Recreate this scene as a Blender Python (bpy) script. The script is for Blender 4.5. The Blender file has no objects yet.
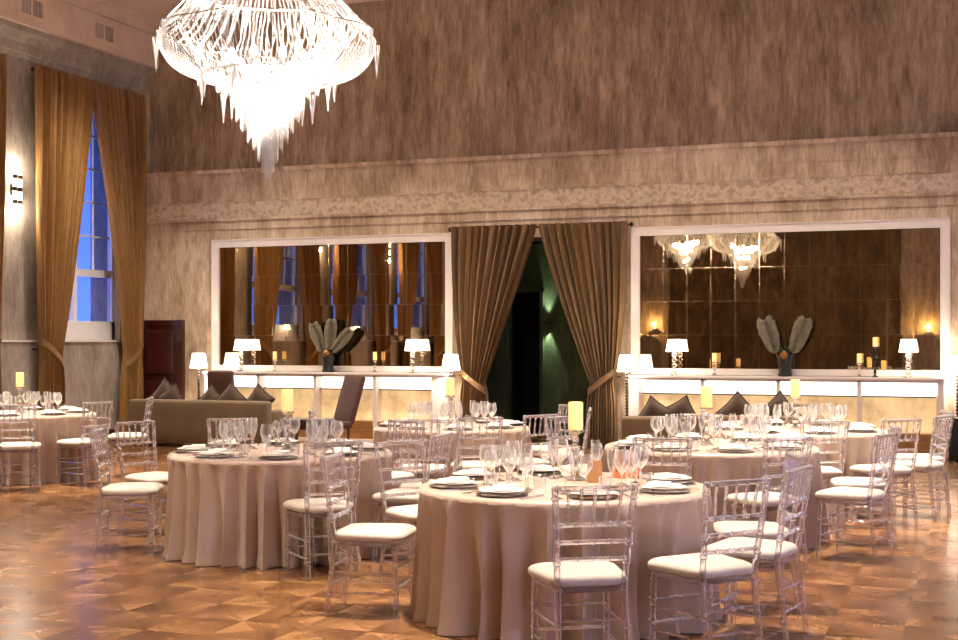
import bpy, math, random
from mathutils import Vector, Matrix
PI = math.pi
random.seed(7)
S = bpy.context.scene
COL = S.collection
YAW = math.radians(20.5); CY, SY = math.cos(YAW), math.sin(YAW)

def W(px, d):
    """floor position seen at picture column px, d metres ahead of the camera"""
    cx = (px-479)/1340*d
    return (cx*CY-d*SY, cx*SY+d*CY)
def Wc(cx, d): return (cx*CY-d*SY, cx*SY+d*CY)
def Wdir(dx, dd):
    return math.atan2(dx*SY+dd*CY, dx*CY-dd*SY)

# ------------------------------------------------------------------ materials
MATS = {}
def nt(name):
    m = bpy.data.materials.new(name); m.use_nodes = True
    t = m.node_tree; b = t.nodes['Principled BSDF']
    MATS[name] = m
    return m, t, b
def N(t, typ, **kw):
    n = t.nodes.new(typ)
    for k, v in kw.items():
        if k in n.inputs: n.inputs[k].default_value = v
        else: setattr(n, k, v)
    return n
def L(t, a, b): t.links.new(a, b)
def rgb(r, g, b):
    f = lambda c: ((c/255)/12.92 if c/255 <= .04045 else ((c/255+.055)/1.055)**2.4)
    return (f(r), f(g), f(b), 1)
def ramp(t, fac, stops):
    r = N(t, 'ShaderNodeValToRGB'); L(t, fac, r.inputs[0])
    e = r.color_ramp.elements
    while len(e) < len(stops): e.new(.5)
    for x, (p, c) in zip(e, stops): x.position = p; x.color = c
    return r.outputs[0]
def coords(t, scale=(1, 1, 1), rot=(0, 0, 0)):
    c = N(t, 'ShaderNodeTexCoord'); m = N(t, 'ShaderNodeMapping')
    m.inputs['Scale'].default_value = scale; m.inputs['Rotation'].default_value = rot
    L(t, c.outputs['Object'], m.inputs[0]); return m.outputs[0]
def math_(t, op, a, b=None):
    n = N(t, 'ShaderNodeMath', operation=op)
    for i, x in enumerate((a, b)):
        if x is None: continue
        if isinstance(x, (int, float)): n.inputs[i].default_value = x
        else: L(t, x, n.inputs[i])
    return n.outputs[0]
def noise(t, vec, scale, detail=3, rough=.55):
    n = N(t, 'ShaderNodeTexNoise'); n.inputs['Scale'].default_value = scale
    n.inputs['Detail'].default_value = detail; n.inputs['Roughness'].default_value = rough
    L(t, vec, n.inputs['Vector']); return n.outputs['Fac']
def bump(t, b, h, strength=.3, dist=.01):
    n = N(t, 'ShaderNodeBump'); n.inputs['Strength'].default_value = strength
    n.inputs['Distance'].default_value = dist
    L(t, h, n.inputs['Height']); L(t, n.outputs[0], b.inputs['Normal'])
def simple(name, col, rough=.5, metal=0, var=.12, scale=8, stretch=(1, 1, 1), bmp=0, spec=.5, **kw):
    m, t, b = nt(name)
    v = coords(t, stretch)
    n = noise(t, v, scale)
    c = ramp(t, n, [(.3, tuple(x*(1-var) for x in col[:3])+(1,)), (.7, tuple(min(1, x*(1+var)) for x in col[:3])+(1,))])
    L(t, c, b.inputs['Base Color'])
    b.inputs['Roughness'].default_value = rough; b.inputs['Metallic'].default_value = metal
    b.inputs['Specular IOR Level'].default_value = spec
    for k, x in kw.items(): b.inputs[k.replace('_', ' ')].default_value = x
    if bmp: bump(t, b, n, bmp)
    return m
def plaster(name, dark, mid, light, streak=9, seed=0.0, rough=.62, relief=.25):
    m, t, b = nt(name)
    v1 = coords(t, (streak*.5, streak*.5, .8)); v2 = coords(t, (.6, .6, .5)); v3 = coords(t, (26, 26, 5))
    a = noise(t, v1, 1.6, 6, .7); c = noise(t, v2, 1.3, 4, .6); d = noise(t, v3, 1.0, 3, .6)
    f = math_(t, 'ADD', math_(t, 'MULTIPLY', a, .5), math_(t, 'ADD', math_(t, 'MULTIPLY', c, .34), math_(t, 'MULTIPLY', d, .26)))
    col = ramp(t, f, [(.42, dark), (.54, mid), (.68, light)])
    L(t, col, b.inputs['Base Color'])
    b.inputs['Roughness'].default_value = rough
    b.inputs['Specular IOR Level'].default_value = .35
    bump(t, b, f, relief, .02)
    return m
plaster('upper_plaster', rgb(112, 92, 70), rgb(154, 131, 104), rgb(194, 172, 142), 8)
plaster('band_plaster', rgb(142, 118, 94), rgb(184, 160, 132), rgb(224, 204, 178), 6)
plaster('side_plaster', rgb(124, 112, 100), rgb(156, 144, 130), rgb(186, 174, 160), 4)
plaster('fascia_plaster', rgb(206, 184, 160), rgb(222, 200, 176), rgb(232, 214, 192), 1.5)
plaster('rear_plaster', rgb(72, 54, 32), rgb(104, 80, 50), rgb(136, 108, 72), 6)
plaster('green_plaster', rgb(56, 68, 44), rgb(78, 92, 62), rgb(98, 112, 80), 5)

def ornament():
    m, t, b = nt('ornament_plaster')
    v = coords(t, (1, 1, 1))
    wv = N(t, 'ShaderNodeTexWave', wave_type='RINGS'); wv.inputs['Scale'].default_value = 2.6; wv.inputs['Distortion'].default_value = 9
    wv.inputs['Detail'].default_value = 4; wv.inputs['Detail Scale'].default_value = 3; L(t, v, wv.inputs['Vector'])
    n = noise(t, v, 14, 5)
    f = math_(t, 'ADD', math_(t, 'MULTIPLY', wv.outputs['Fac'], .35), math_(t, 'MULTIPLY', n, .7))
    L(t, ramp(t, f, [(.3, rgb(168, 144, 118)), (.75, rgb(208, 188, 162))]), b.inputs['Base Color'])
    b.inputs['Roughness'].default_value = .6; bump(t, b, f, .35, .015)
ornament()

def parquet():
    m, t, b = nt('parquet')
    T = .80
    tc = N(t, 'ShaderNodeTexCoord'); sp = N(t, 'ShaderNodeSeparateXYZ'); L(t, tc.outputs['Object'], sp.inputs[0])
    def cell(o):
        s = math_(t, 'DIVIDE', o, T); fl = math_(t, 'FLOOR', s); fr = math_(t, 'SUBTRACT', s, fl)
        return fl, math_(t, 'MULTIPLY', math_(t, 'SUBTRACT', fr, .5), 2)
    fx, u = cell(sp.outputs['X']); fy, v = cell(sp.outputs['Y'])
    au, av = math_(t, 'ABSOLUTE', u), math_(t, 'ABSOLUTE', v)
    su, sv = math_(t, 'GREATER_THAN', u, 0), math_(t, 'GREATER_THAN', v, 0)
    ab = math_(t, 'GREATER_THAN', au, av)
    di = math_(t, 'GREATER_THAN', math_(t, 'ADD', au, av), 1)
    st1 = math_(t, 'GREATER_THAN', math_(t, 'ADD', math_(t, 'MULTIPLY', au, 2.6), av), 1)
    st2 = math_(t, 'GREATER_THAN', math_(t, 'ADD', math_(t, 'MULTIPLY', av, 2.6), au), 1)
    reg = math_(t, 'ADD', math_(t, 'ADD', su, math_(t, 'MULTIPLY', sv, 2)), math_(t, 'ADD', math_(t, 'MULTIPLY', ab, 4), math_(t, 'ADD', math_(t, 'MULTIPLY', di, 8), math_(t, 'ADD', math_(t, 'MULTIPLY', st1, 16), math_(t, 'MULTIPLY', st2, 32)))))
    cv = N(t, 'ShaderNodeCombineXYZ'); L(t, fx, cv.inputs[0]); L(t, fy, cv.inputs[1]); L(t, reg, cv.inputs[2])
    wn = N(t, 'ShaderNodeTexWhiteNoise', noise_dimensions='3D'); L(t, cv.outputs[0], wn.inputs['Vector'])
    # grain direction turns by piece
    ang = math_(t, 'MULTIPLY', math_(t, 'FLOOR', math_(t, 'MULTIPLY', wn.outputs['Value'], 4)), PI/4)
    vr = N(t, 'ShaderNodeVectorRotate', rotation_type='Z_AXIS'); L(t, tc.outputs['Object'], vr.inputs['Vector']); L(t, ang, vr.inputs['Angle'])
    mp = N(t, 'ShaderNodeMapping'); mp.inputs['Scale'].default_value = (2.0, 22, 1); L(t, vr.outputs[0], mp.inputs[0])
    g = noise(t, mp.outputs[0], 1, 4, .6)
    big = noise(t, tc.outputs['Object'], .5, 3)
    alt = math_(t, 'MODULO', math_(t, 'ADD', math_(t, 'ADD', su, sv), ab), 2)
    grad = math_(t, 'MULTIPLY', math_(t, 'ABSOLUTE', math_(t, 'SUBTRACT', au, av)), math_(t, 'SUBTRACT', math_(t, 'MULTIPLY', alt, .2), .10))
    tone = math_(t, 'ADD', math_(t, 'MULTIPLY', alt, .055), grad)
    fine = noise(t, mp.outputs[0], 5, 3, .7)
    g = math_(t, 'ADD', math_(t, 'MULTIPLY', g, .6), math_(t, 'MULTIPLY', fine, .4))
    f = math_(t, 'ADD', math_(t, 'ADD', tone, math_(t, 'MULTIPLY', wn.outputs['Value'], .10)), math_(t, 'ADD', math_(t, 'MULTIPLY', g, .5), math_(t, 'MULTIPLY', big, .3)))
    c = ramp(t, f, [(.34, rgb(84, 54, 32)), (.54, rgb(128, 88, 55)), (.74, rgb(170, 128, 86))])
    # joints between pieces and boards
    def near(a, w=.012):
        return math_(t, 'LESS_THAN', math_(t, 'ABSOLUTE', a), w)
    j = math_(t, 'MAXIMUM', near(math_(t, 'SUBTRACT', au, av)), near(math_(t, 'SUBTRACT', math_(t, 'ADD', au, av), 1)))
    j = math_(t, 'MAXIMUM', j, math_(t, 'MAXIMUM', math_(t, 'GREATER_THAN', au, .99), math_(t, 'GREATER_THAN', av, .99)))
    mx = N(t, 'ShaderNodeMix', data_type='RGBA'); L(t, math_(t, 'MULTIPLY', j, .4), mx.inputs[0]); L(t, c, mx.inputs[6]); mx.inputs[7].default_value = rgb(60, 34, 20)
    L(t, mx.outputs[2], b.inputs['Base Color'])
    r = ramp(t, noise(t, tc.outputs['Object'], 3, 3), [(.3, (.20,)*3+(1,)), (.7, (.30,)*3+(1,))])
    L(t, r, b.inputs['Roughness'])
    b.inputs['Specular IOR Level'].default_value = .32
    b.inputs['Coat Weight'].default_value = .08; b.inputs['Coat Roughness'].default_value = .14
    wv = noise(t, tc.outputs['Object'], 2.2, 1)
    bump(t, b, math_(t, 'ADD', math_(t, 'MULTIPLY', wv, 1), math_(t, 'MULTIPLY', g, .06)), .045, .02)
parquet()

def fabric(name, c1, c2, rough=.75, sheen=.3, scale=90, st=(1, 1, 1), bmp=.1):
    m, t, b = nt(name)
    v = coords(t, st); n = noise(t, v, scale, 2); n2 = noise(t, v, 2.5, 3)
    f = math_(t, 'ADD', math_(t, 'MULTIPLY', n, .5), math_(t, 'MULTIPLY', n2, .5))
    L(t, ramp(t, f, [(.35, c1), (.65, c2)]), b.inputs['Base Color'])
    b.inputs['Roughness'].default_value = rough; b.inputs['Sheen Weight'].default_value = sheen
    bump(t, b, n, bmp, .003)
    return m
fabric('table_satin', rgb(170, 146, 126), rgb(190, 166, 146), .36, .35, 200, bmp=.03)
fabric('gold_velvet', rgb(112, 78, 34), rgb(156, 112, 54), .55, .12, 60, (1, 1, .1))
fabric('brown_velvet', rgb(84, 60, 34), rgb(136, 102, 60), .5, .08, 60, (1, 1, .1))
fabric('sofa_fabric', rgb(106, 84, 54), rgb(124, 100, 68), .8, .3)
fabric('cushion_fabric', rgb(66, 46, 30), rgb(92, 68, 46), .8, .3)
fabric('dark_piping', rgb(48, 32, 24), rgb(60, 42, 32), .7)
fabric('dark_leather', rgb(72, 44, 32), rgb(92, 58, 44), .45, .1)
fabric('cream_pad', rgb(184, 172, 158), rgb(200, 188, 174), .6, .3)
fabric('napkin', rgb(236, 230, 224), rgb(246, 242, 236), .8)
simple('white_paint', rgb(232, 222, 212), .4, var=.03)
simple('window_white', rgb(228, 226, 224), .4, var=.04)
simple('mahogany', rgb(62, 24, 16), .3, var=.3, scale=3, stretch=(12, 12, .8), Coat_Weight=.4)
simple('brown_wood', rgb(150, 104, 60), .35, var=.25, scale=3, stretch=(2, 12, 12))
simple('black_lacquer', rgb(18, 16, 16), .25, var=.2)
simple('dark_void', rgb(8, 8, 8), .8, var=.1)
simple('bronze', rgb(60, 46, 34), .35, .8, var=.2)
simple('steel', rgb(205, 205, 208), .18, 1, var=.03)
simple('china', rgb(242, 238, 232), .15, var=.02, Coat_Weight=.5)
simple('charger_dark', rgb(118, 100, 90), .12, .7, var=.1)
simple('kraft', rgb(176, 128, 82), .7, var=.08)
simple('copper_glass', rgb(212, 142, 104), .18, .75, var=.1)
simple('dark_ceramic', rgb(30, 28, 22), .4, var=.4, scale=20, bmp=.5)
simple('gold_leaf', rgb(176, 122, 64), .3, .8, var=.2)
simple('silver_leaf', rgb(116, 108, 86), .6, 0, var=.3, scale=14)
simple('green_leaf', rgb(44, 58, 30), .5, var=.3, scale=20)
simple('black_bead', rgb(40, 30, 32), .15, .2)
simple('mirror_bevel', rgb(230, 200, 160), .12, 1)

def glassy(name, tint, mixt=.4, ior=1.45, rough=.02, edge=.3):
    m = bpy.data.materials.new(name); m.use_nodes = True; t = m.node_tree; t.nodes.clear(); MATS[name] = m
    o = N(t, 'ShaderNodeOutputMaterial'); mx = N(t, 'ShaderNodeMixShader'); mx.inputs[0].default_value = mixt
    g = N(t, 'ShaderNodeBsdfGlass'); g.inputs['IOR'].default_value = ior; g.inputs['Roughness'].default_value = rough; g.inputs['Color'].default_value = tint
    tr = N(t, 'ShaderNodeBsdfTransparent'); tr.inputs['Color'].default_value = tint
    L(t, g.outputs[0], mx.inputs[1]); L(t, tr.outputs[0], mx.inputs[2])
    lw = N(t, 'ShaderNodeLayerWeight'); lw.inputs['Blend'].default_value = .45
    f = math_(t, 'MULTIPLY', math_(t, 'POWER', lw.outputs['Facing'], 1.5), edge)
    di = N(t, 'ShaderNodeBsdfPrincipled'); di.inputs['Base Color'].default_value = (.93, .91, .95, 1); di.inputs['Roughness'].default_value = .12; di.inputs['Specular IOR Level'].default_value = 1.0  # white mixed in toward the outline: bright edge glints painted into the material
    m2 = N(t, 'ShaderNodeMixShader'); L(t, f, m2.inputs[0]); L(t, mx.outputs[0], m2.inputs[1]); L(t, di.outputs[0], m2.inputs[2]); L(t, m2.outputs[0], o.inputs[0])
    return m
glassy('acrylic', (.96, .94, .975, 1), .45, 1.45, .03, .5)
glassy('crystal', (.98, .97, .96, 1), .25, 1.5, .02)

def thin_glass(name='drinking_glass', base=.05, edge=1.05):
    m = bpy.data.materials.new(name); m.use_nodes = True; t = m.node_tree; t.nodes.clear(); MATS[name] = m
    o = N(t, 'ShaderNodeOutputMaterial'); mx = N(t, 'ShaderNodeMixShader')
    lw = N(t, 'ShaderNodeLayerWeight'); lw.inputs['Blend'].default_value = .35
    f = math_(t, 'ADD', math_(t, 'MULTIPLY', math_(t, 'POWER', lw.outputs['Facing'], 1.3), edge), base)
    L(t, f, mx.inputs[0])
    tr = N(t, 'ShaderNodeBsdfTransparent'); tr.inputs['Color'].default_value = (.97, .97, .97, 1)
    g = N(t, 'ShaderNodeBsdfPrincipled'); g.inputs['Roughness'].default_value = .07; g.inputs['Base Color'].default_value = (1, .98, .95, 1); g.inputs['Metallic'].default_value = .15; g.inputs['Specular IOR Level'].default_value = 1.0  # pale base shown mostly at the rims, painting in their white highlights
    L(t, tr.outputs[0], mx.inputs[1]); L(t, g.outputs[0], mx.inputs[2]); L(t, mx.outputs[0], o.inputs[0])
thin_glass(); thin_glass('window_glass', .01, .12)

def mirror():
    m, t, b = nt('tinted_mirror')
    L(t, ramp(t, noise(t, coords(t), .8), [(.3, (.54, .42, .27, 1)), (.7, (.60, .47, .31, 1))]), b.inputs['Base Color'])
    b.inputs['Metallic'].default_value = 1; b.inputs['Roughness'].default_value = .015
mirror()

def beads():
    m = bpy.data.materials.new('crystal_beads'); m.use_nodes = True; t = m.node_tree; t.nodes.clear(); MATS['crystal_beads'] = m
    o = N(t, 'ShaderNodeOutputMaterial'); a = N(t, 'ShaderNodeMixShader'); a.inputs[0].default_value = .35
    c = N(t, 'ShaderNodeMixShader'); c.inputs[0].default_value = .5
    tl = N(t, 'ShaderNodeBsdfTranslucent'); tl.inputs[0].default_value = (.95, .93, .92, 1)
    di = N(t, 'ShaderNodeBsdfDiffuse'); di.inputs[0].default_value = (.92, .9, .9, 1)
    gl = N(t, 'ShaderNodeBsdfGlossy'); gl.inputs['Roughness'].default_value = .15
    L(t, tl.outputs[0], c.inputs[1]); L(t, di.outputs[0], c.inputs[2]); L(t, c.outputs[0], a.inputs[1]); L(t, gl.outputs[0], a.inputs[2]); L(t, a.outputs[0], o.inputs[0])
beads()

def glow(name, col, strength, base=None, tex=None):
    m, t, b = nt(name)
    n = noise(t, coords(t), 3 if tex is None else tex, 5, .65)
    lo = tuple(x*(.94 if tex is None else .55) for x in col[:3])+(1,)
    c = ramp(t, n, [(.35, lo), (.65, col)])
    L(t, c, b.inputs['Emission Color']); b.inputs['Emission Strength'].default_value = strength
    L(t, c, b.inputs['Base Color']); b.inputs['Roughness'].default_value = .5
    return m
glow('lamp_shade', (1, .88, .74, 1), 3.2)
glow('backlit_white', (1, .93, .84, 1), 1.15)
glow('backlit_onyx', (.84, .56, .27, 1), .45, tex=2.2)
glow('lit_wax', (1, .62, .24, 1), .42)
glow('flame', (1, .75, .4, 1), 8)
glow('bulb', (1, .90, .78, 1), 320)
glow('sconce_tube', (1, .86, .68, 1), 8)
glow('led_strip', (1, .9, .78, 1), 8)

# ------------------------------------------------------------------ mesh building
class MB:
    def __init__(s): s.v = []; s.f = []; s.M = Matrix.Identity(4)
    def add(s, vs, fs):
        b = len(s.v); s.v += [tuple(s.M @ Vector(p)) for p in vs]; s.f += [tuple(b+i for i in f) for f in fs]; return s
    def box(s, x0, x1, y0, y1, z0, z1):
        vs = [(x, y, z) for z in (z0, z1) for y in (y0, y1) for x in (x0, x1)]
        return s.add(vs, [(0, 2, 3, 1), (4, 5, 7, 6), (0, 1, 5, 4), (2, 6, 7, 3), (0, 4, 6, 2), (1, 3, 7, 5)])
    def rbox(s, x0, x1, y0, y1, z0, z1, r=.03, n=3, puff=0):
        """box with rounded edges: a superellipsoid-like grid"""
        c = Vector(((x0+x1)/2, (y0+y1)/2, (z0+z1)/2)); h = Vector(((x1-x0)/2, (y1-y0)/2, (z1-z0)/2))
        r = min(r, min(h)*.98)
        def axis(hh):
            a = [-hh+r*(1-math.cos(i/n*PI/2)) for i in range(n)]
            k = max(2, int(hh*2/.15)); mid = [-hh+r+(2*hh-2*r)*i/k for i in range(k+1)]
            return a + mid + [-x for x in reversed(a)]
        ax = [axis(h[i]) for i in range(3)]
        idx = {}; vs = []; fs = []
        def vert(p):
            k = tuple(round(q, 6) for q in p)
            if k in idx: return idx[k]
            q = Vector(p); inner = Vector([max(-h[i]+r, min(h[i]-r, q[i])) for i in range(3)])
            d = q-inner
            if d.length > 1e-9:
                m_ = max(abs(d.x), abs(d.y), abs(d.z)); d = d.normalized()*r
            q = inner+d
            if puff:
                q.z += math.copysign(puff*(1-(q.x/h.x)**2)*(1-(q.y/h.y)**2), q.z)
            idx[k] = len(vs); vs.append(tuple(c+q)); return idx[k]
        for a in range(3):
            b_, c_ = (a+1) % 3, (a+2) % 3
            for sgn in (-1, 1):
                for i in range(len(ax[b_])-1):
                    for j in range(len(ax[c_])-1):
                        q = []
                        for (ii, jj) in ((i, j), (i+1, j), (i+1, j+1), (i, j+1)):
                            p = [0, 0, 0]; p[a] = sgn*h[a]; p[b_] = ax[b_][ii]; p[c_] = ax[c_][jj]; q.append(vert(p))
                        if sgn < 0: q.reverse()
                        if len(set(q)) >= 3: fs.append(tuple(dict.fromkeys(q)))
        return s.add(vs, fs)
    def lathe(s, prof, seg=20, cx=0, cy=0, cap=True):
        vs = []; fs = []
        for r, z in prof:
            for i in range(seg):
                a = 2*PI*i/seg; vs.append((cx+r*math.cos(a), cy+r*math.sin(a), z))
        for k in range(len(prof)-1):
            for i in range(seg):
                j = (i+1) % seg; fs.append((k*seg+i, k*seg+j, (k+1)*seg+j, (k+1)*seg+i))
        if cap:
            if prof[0][0] > 1e-5: fs.append(tuple(reversed(range(seg))))
            if prof[-1][0] > 1e-5: fs.append(tuple(range((len(prof)-1)*seg, len(prof)*seg)))
        return s.add(vs, fs)
    def tube(s, pts, rad, seg=8, cap=True):
        P = [Vector(p) for p in pts]; n = len(P)
        R = rad if isinstance(rad, (list, tuple)) else [rad]*n
        vs = []; fs = []
        up = None
        for i in range(n):
            d = (P[min(i+1, n-1)]-P[max(i-1, 0)]).normalized()
            if up is None:
                up = Vector((0, 0, 1)) if abs(d.z) < .9 else Vector((1, 0, 0))
            a = d.cross(up).normalized(); b = a.cross(d).normalized(); up = b
            for k in range(seg):
                t = 2*PI*k/seg; vs.append(tuple(P[i]+(a*math.cos(t)+b*math.sin(t))*R[i]))
        for i in range(n-1):
            for k in range(seg):
                j = (k+1) % seg; fs.append((i*seg+k, i*seg+j, (i+1)*seg+j, (i+1)*seg+k))
        if cap: fs += [tuple(reversed(range(seg))), tuple(range((n-1)*seg, n*seg))]
        return s.add(vs, fs)
    def turned(s, p0, p1, r, rings, seg=8, mid=None):
        """rod with turned rings (bamboo look); rings at fractions"""
        pts = [Vector(p0)] + ([Vector(mid)] if mid else []) + [Vector(p1)]
        ln = [0]
        for i in range(len(pts)-1): ln.append(ln[-1]+(pts[i+1]-pts[i]).length)
        def at(f):
            d = f*ln[-1]
            for i in range(len(pts)-1):
                if d <= ln[i+1]+1e-9: return pts[i].lerp(pts[i+1], (d-ln[i])/(ln[i+1]-ln[i]))
            return pts[-1]
        fr = {0: 1, 1: 1}
        for i in range(1, 8): fr.setdefault(i/8, 1)
        for q in rings:
            w = .009/ln[-1]
            for k, m_ in ((-2, 1), (-1.3, .85), (-.6, 1.2), (0, 1.32), (.6, 1.2), (1.3, .85), (2, 1)):
                x = q+k*w
                if 0 < x < 1: fr[x] = m_
        ks = sorted(fr)
        return s.tube([at(k) for k in ks], [r*fr[k] for k in ks], seg)
    def build(s, name, mat, parent=None, smooth=True, loc=None, rz=0):
        me = bpy.data.meshes.new(name); me.from_pydata(s.v, [], s.f); me.update()
        me.materials.append(MATS[mat])
        if smooth:
            me.shade_smooth()
            try: me.set_sharp_from_angle(angle=math.radians(38))
            except Exception: pass
        o = bpy.data.objects.new(name, me); COL.objects.link(o)
        if parent: o.parent = parent
        if loc is not None: o.location = loc; o.rotation_euler.z = rz
        return o
def tag(o, label=None, cat=None, group=None, kind=None):
    if label: o['label'] = label
    if cat: o['category'] = cat
    if group: o['group'] = group
    if kind: o['kind'] = kind
    return o
def empty(name, loc=(0, 0, 0), rz=0):
    o = bpy.data.objects.new(name, None); COL.objects.link(o); o.location = loc; o.rotation_euler.z = rz
    o.empty_display_size = .1
    return o
def struct(mb, name, mat, parent=None, smooth=False):
    o = mb.build(name, mat, parent, smooth)
    if not parent: o['kind'] = 'structure'
    return o
AVOID = []
def dup(src, loc, rz=0, label=None, group=None, parent=None):
    c = src.copy(); COL.objects.link(c)
    if parent: c.parent = parent
    else: c.location = loc; c.rotation_euler.z = rz
    if label: c['label'] = label
    if group: c['group'] = group
    for ch in list(src.children): dup(ch, None, parent=c)
    return c
USED = set()
def place(src, loc, rz=0, label=None, group=None):
    if any(math.hypot(loc[0]-a, loc[1]-b) < c and 'candle' not in src.name for a, b, c in AVOID): return
    if src.name not in USED:
        USED.add(src.name); src.location = loc; src.rotation_euler.z = rz
        if label: src['label'] = label
        if group: src['group'] = group
        return src
    return dup(src, loc, rz, label, group)

# ------------------------------------------------------------------ the room
WX, WY, H = -13.68, 19.65, 7.13          # window wall, mirror wall, ceiling
RX, RY = 5.0, -6.0
struct(MB().box(WX-.6, RX+.3, RY-.3, 22.6, -.1, 0), 'floor', 'parquet')
struct(MB().box(WX-.6, RX+.3, RY-.3, WY+.5, H, H+.1), 'ceiling', 'fascia_plaster')
# mirror wall: lower storey in front of the set-back upper storey, doorway in the middle
DX0, DX1, DZ = -7.42, -5.25, 3.15
m = MB()
m.box(WX-.6, DX0, WY, WY+.5, 0, 4.46).box(DX1, RX+.3, WY, WY+.5, 0, 4.46).box(DX0, DX1, WY, WY+.5, DZ, 4.46)
struct(m, 'wall_back', 'band_plaster')
struct(MB().box(WX-.6, RX+.3, WY+.14, WY+.5, 4.46, H), 'wall_back_upper', 'upper_plaster')
struct(MB().box(WX+.06, RX, WY-.05, WY+.2, 4.44, 4.50), 'trim_1', 'band_plaster')
struct(MB().box(WX+.06, RX, WY-.018, WY, 3.68, 3.95), 'trim_2', 'ornament_plaster')
m = MB()
for z, h, d in ((3.95, .03, .03), (3.64, .04, .034), (3.49, .025, .02), (4.18, .02, .008)): m.box(WX+.06, RX, WY-d, WY, z, z+h)
struct(m, 'trim_3', 'band_plaster')
# window wall
WINS = (18.13, 14.58, 11.03, 7.48)
OW, OZ0, OZ1 = 1.05, 1.62, 5.6
m = MB(); ys = [WY+.5]
prev = WY+.14
for c in WINS:
    m.box(WX-.6, WX, c+OW, prev, 0, H); m.box(WX-.6, WX, c-OW, c+OW, 0, OZ0); m.box(WX-.6, WX, c-OW, c+OW, OZ1, H)
    prev = c-OW
m.box(WX-.6, WX, RY, prev, 0, H)
struct(m, 'wall_left', 'side_plaster')
m = MB().box(WX, WX+.07, RY, WY, 0, 1.60)
struct(m, 'wall_left_dado', 'side_plaster')
struct(MB().box(WX-.05, WX+.09, RY, WY, 1.60, 1.625), 'trim_4', 'white_paint')
struct(MB().box(WX+.07, WX+.09, RY, WY, 0, .14), 'baseboard_left', 'mahogany')
# fascia box and cornice steps above the windows
m = MB().box(WX, WX+.36, RY, WY+.14, 6.34, 6.86).box(WX, WX+.34, RY, WY+.14, 6.86, 6.885).box(WX, WX+.38, RY, WY+.14, 6.885, H)
m.box(WX, WX+.42, RY, WY+.14, 7.07, H)
struct(m, 'trim_5', 'fascia_plaster')
prof = [(0, 5.92), (.04, 5.92), (.05, 5.98), (.09, 5.99), (.10, 6.03), (.12, 6.12), (.17, 6.22), (.25, 6.27), (.27, 6.345), (0, 6.345)]
m = MB(); n_ = len(prof)
m.add([(WX+d, RY, z) for d, z in prof]+[(WX+d, WY+.14, z) for d, z in prof], [(i, (i+1) % n_, n_+(i+1) % n_, n_+i) for i in range(n_)])
struct(m, 'trim_6', 'side_plaster')
# other two walls
struct(MB().box(WX-.6, RX+.3, RY-.3, RY, 0, H), 'wall_front', 'rear_plaster')
m = MB(); prev = WY+.5
RW = (15.0, 9.5, 4.0, -1.5)
for c in RW:
    m.box(RX, RX+.3, c+1, prev, 0, H); m.box(RX, RX+.3, c-1, c+1, 0, 1.2); m.box(RX, RX+.3, c-1, c+1, 5.2, H); prev = c-1
m.box(RX, RX+.3, RY, prev, 0, H)
struct(m, 'wall_right', 'side_plaster')
# vestibule behind the doorway
m = MB().box(-9, -7.47, 21.5, 21.7, 0, 3.6).box(-6.93, -3.6, 21.5, 21.7, 0, 3.6).box(-7.47, -6.93, 21.5, 21.7, 2.44, 3.6)
m.box(-9.2, -9, 20.15, 21.7, 0, 3.6).box(-3.6, -3.4, 20.15, 21.7, 0, 3.6)
struct(m, 'wall_vestibule', 'green_plaster')
struct(MB().box(-9.2, -3.4, 20.15, 22.6, 3.6, 3.7), 'ceiling_vestibule', 'green_plaster')
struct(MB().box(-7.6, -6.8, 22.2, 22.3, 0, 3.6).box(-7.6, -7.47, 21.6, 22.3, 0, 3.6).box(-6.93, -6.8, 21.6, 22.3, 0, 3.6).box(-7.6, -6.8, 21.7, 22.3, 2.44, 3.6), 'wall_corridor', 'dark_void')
m = MB().box(-7.53, -7.47, 21.44, 21.5, 0, 2.5).box(-6.93, -6.87, 21.44, 21.5, 0, 2.5).box(-7.53, -6.87, 21.44, 21.5, 2.44, 2.5)
struct(m, 'trim_7', 'green_plaster')
# doorway reveal
struct(MB().box(DX0-.06, DX0, WY-.02, WY+.5, 0, DZ+.06).box(DX1, DX1+.06, WY-.02, WY+.5, 0, DZ+.06).box(DX0, DX1, WY-.02, WY+.5, DZ, DZ+.06), 'trim_8', 'mahogany')
# panelled mahogany door left of the console
d = struct(MB().box(-13.6, -12.76, WY-.06, WY-.01, 0, 1.94), 'door_1', 'mahogany')
m = MB().box(-13.62, -13.54, WY-.09, WY, 0, 1.97).box(-12.8, -12.7, WY-.09, WY, 0, 1.97).box(-13.54, -12.8, WY-.09, WY, 1.89, 1.97)
struct(m, 'door_frame', 'mahogany', d)
m = MB().rbox(-13.44, -12.9, WY-.085, WY-.05, 1.05, 1.78, .012).rbox(-13.44, -12.9, WY-.085, WY-.05, .15, .92, .012)
struct(m, 'door_panel', 'mahogany', d)
struct(MB().tube([(-12.85, WY-.06, .98), (-12.85, WY-.11, .98), (-12.94, WY-.11, .98)], .009), 'door_handle', 'bronze', d, True)

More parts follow.
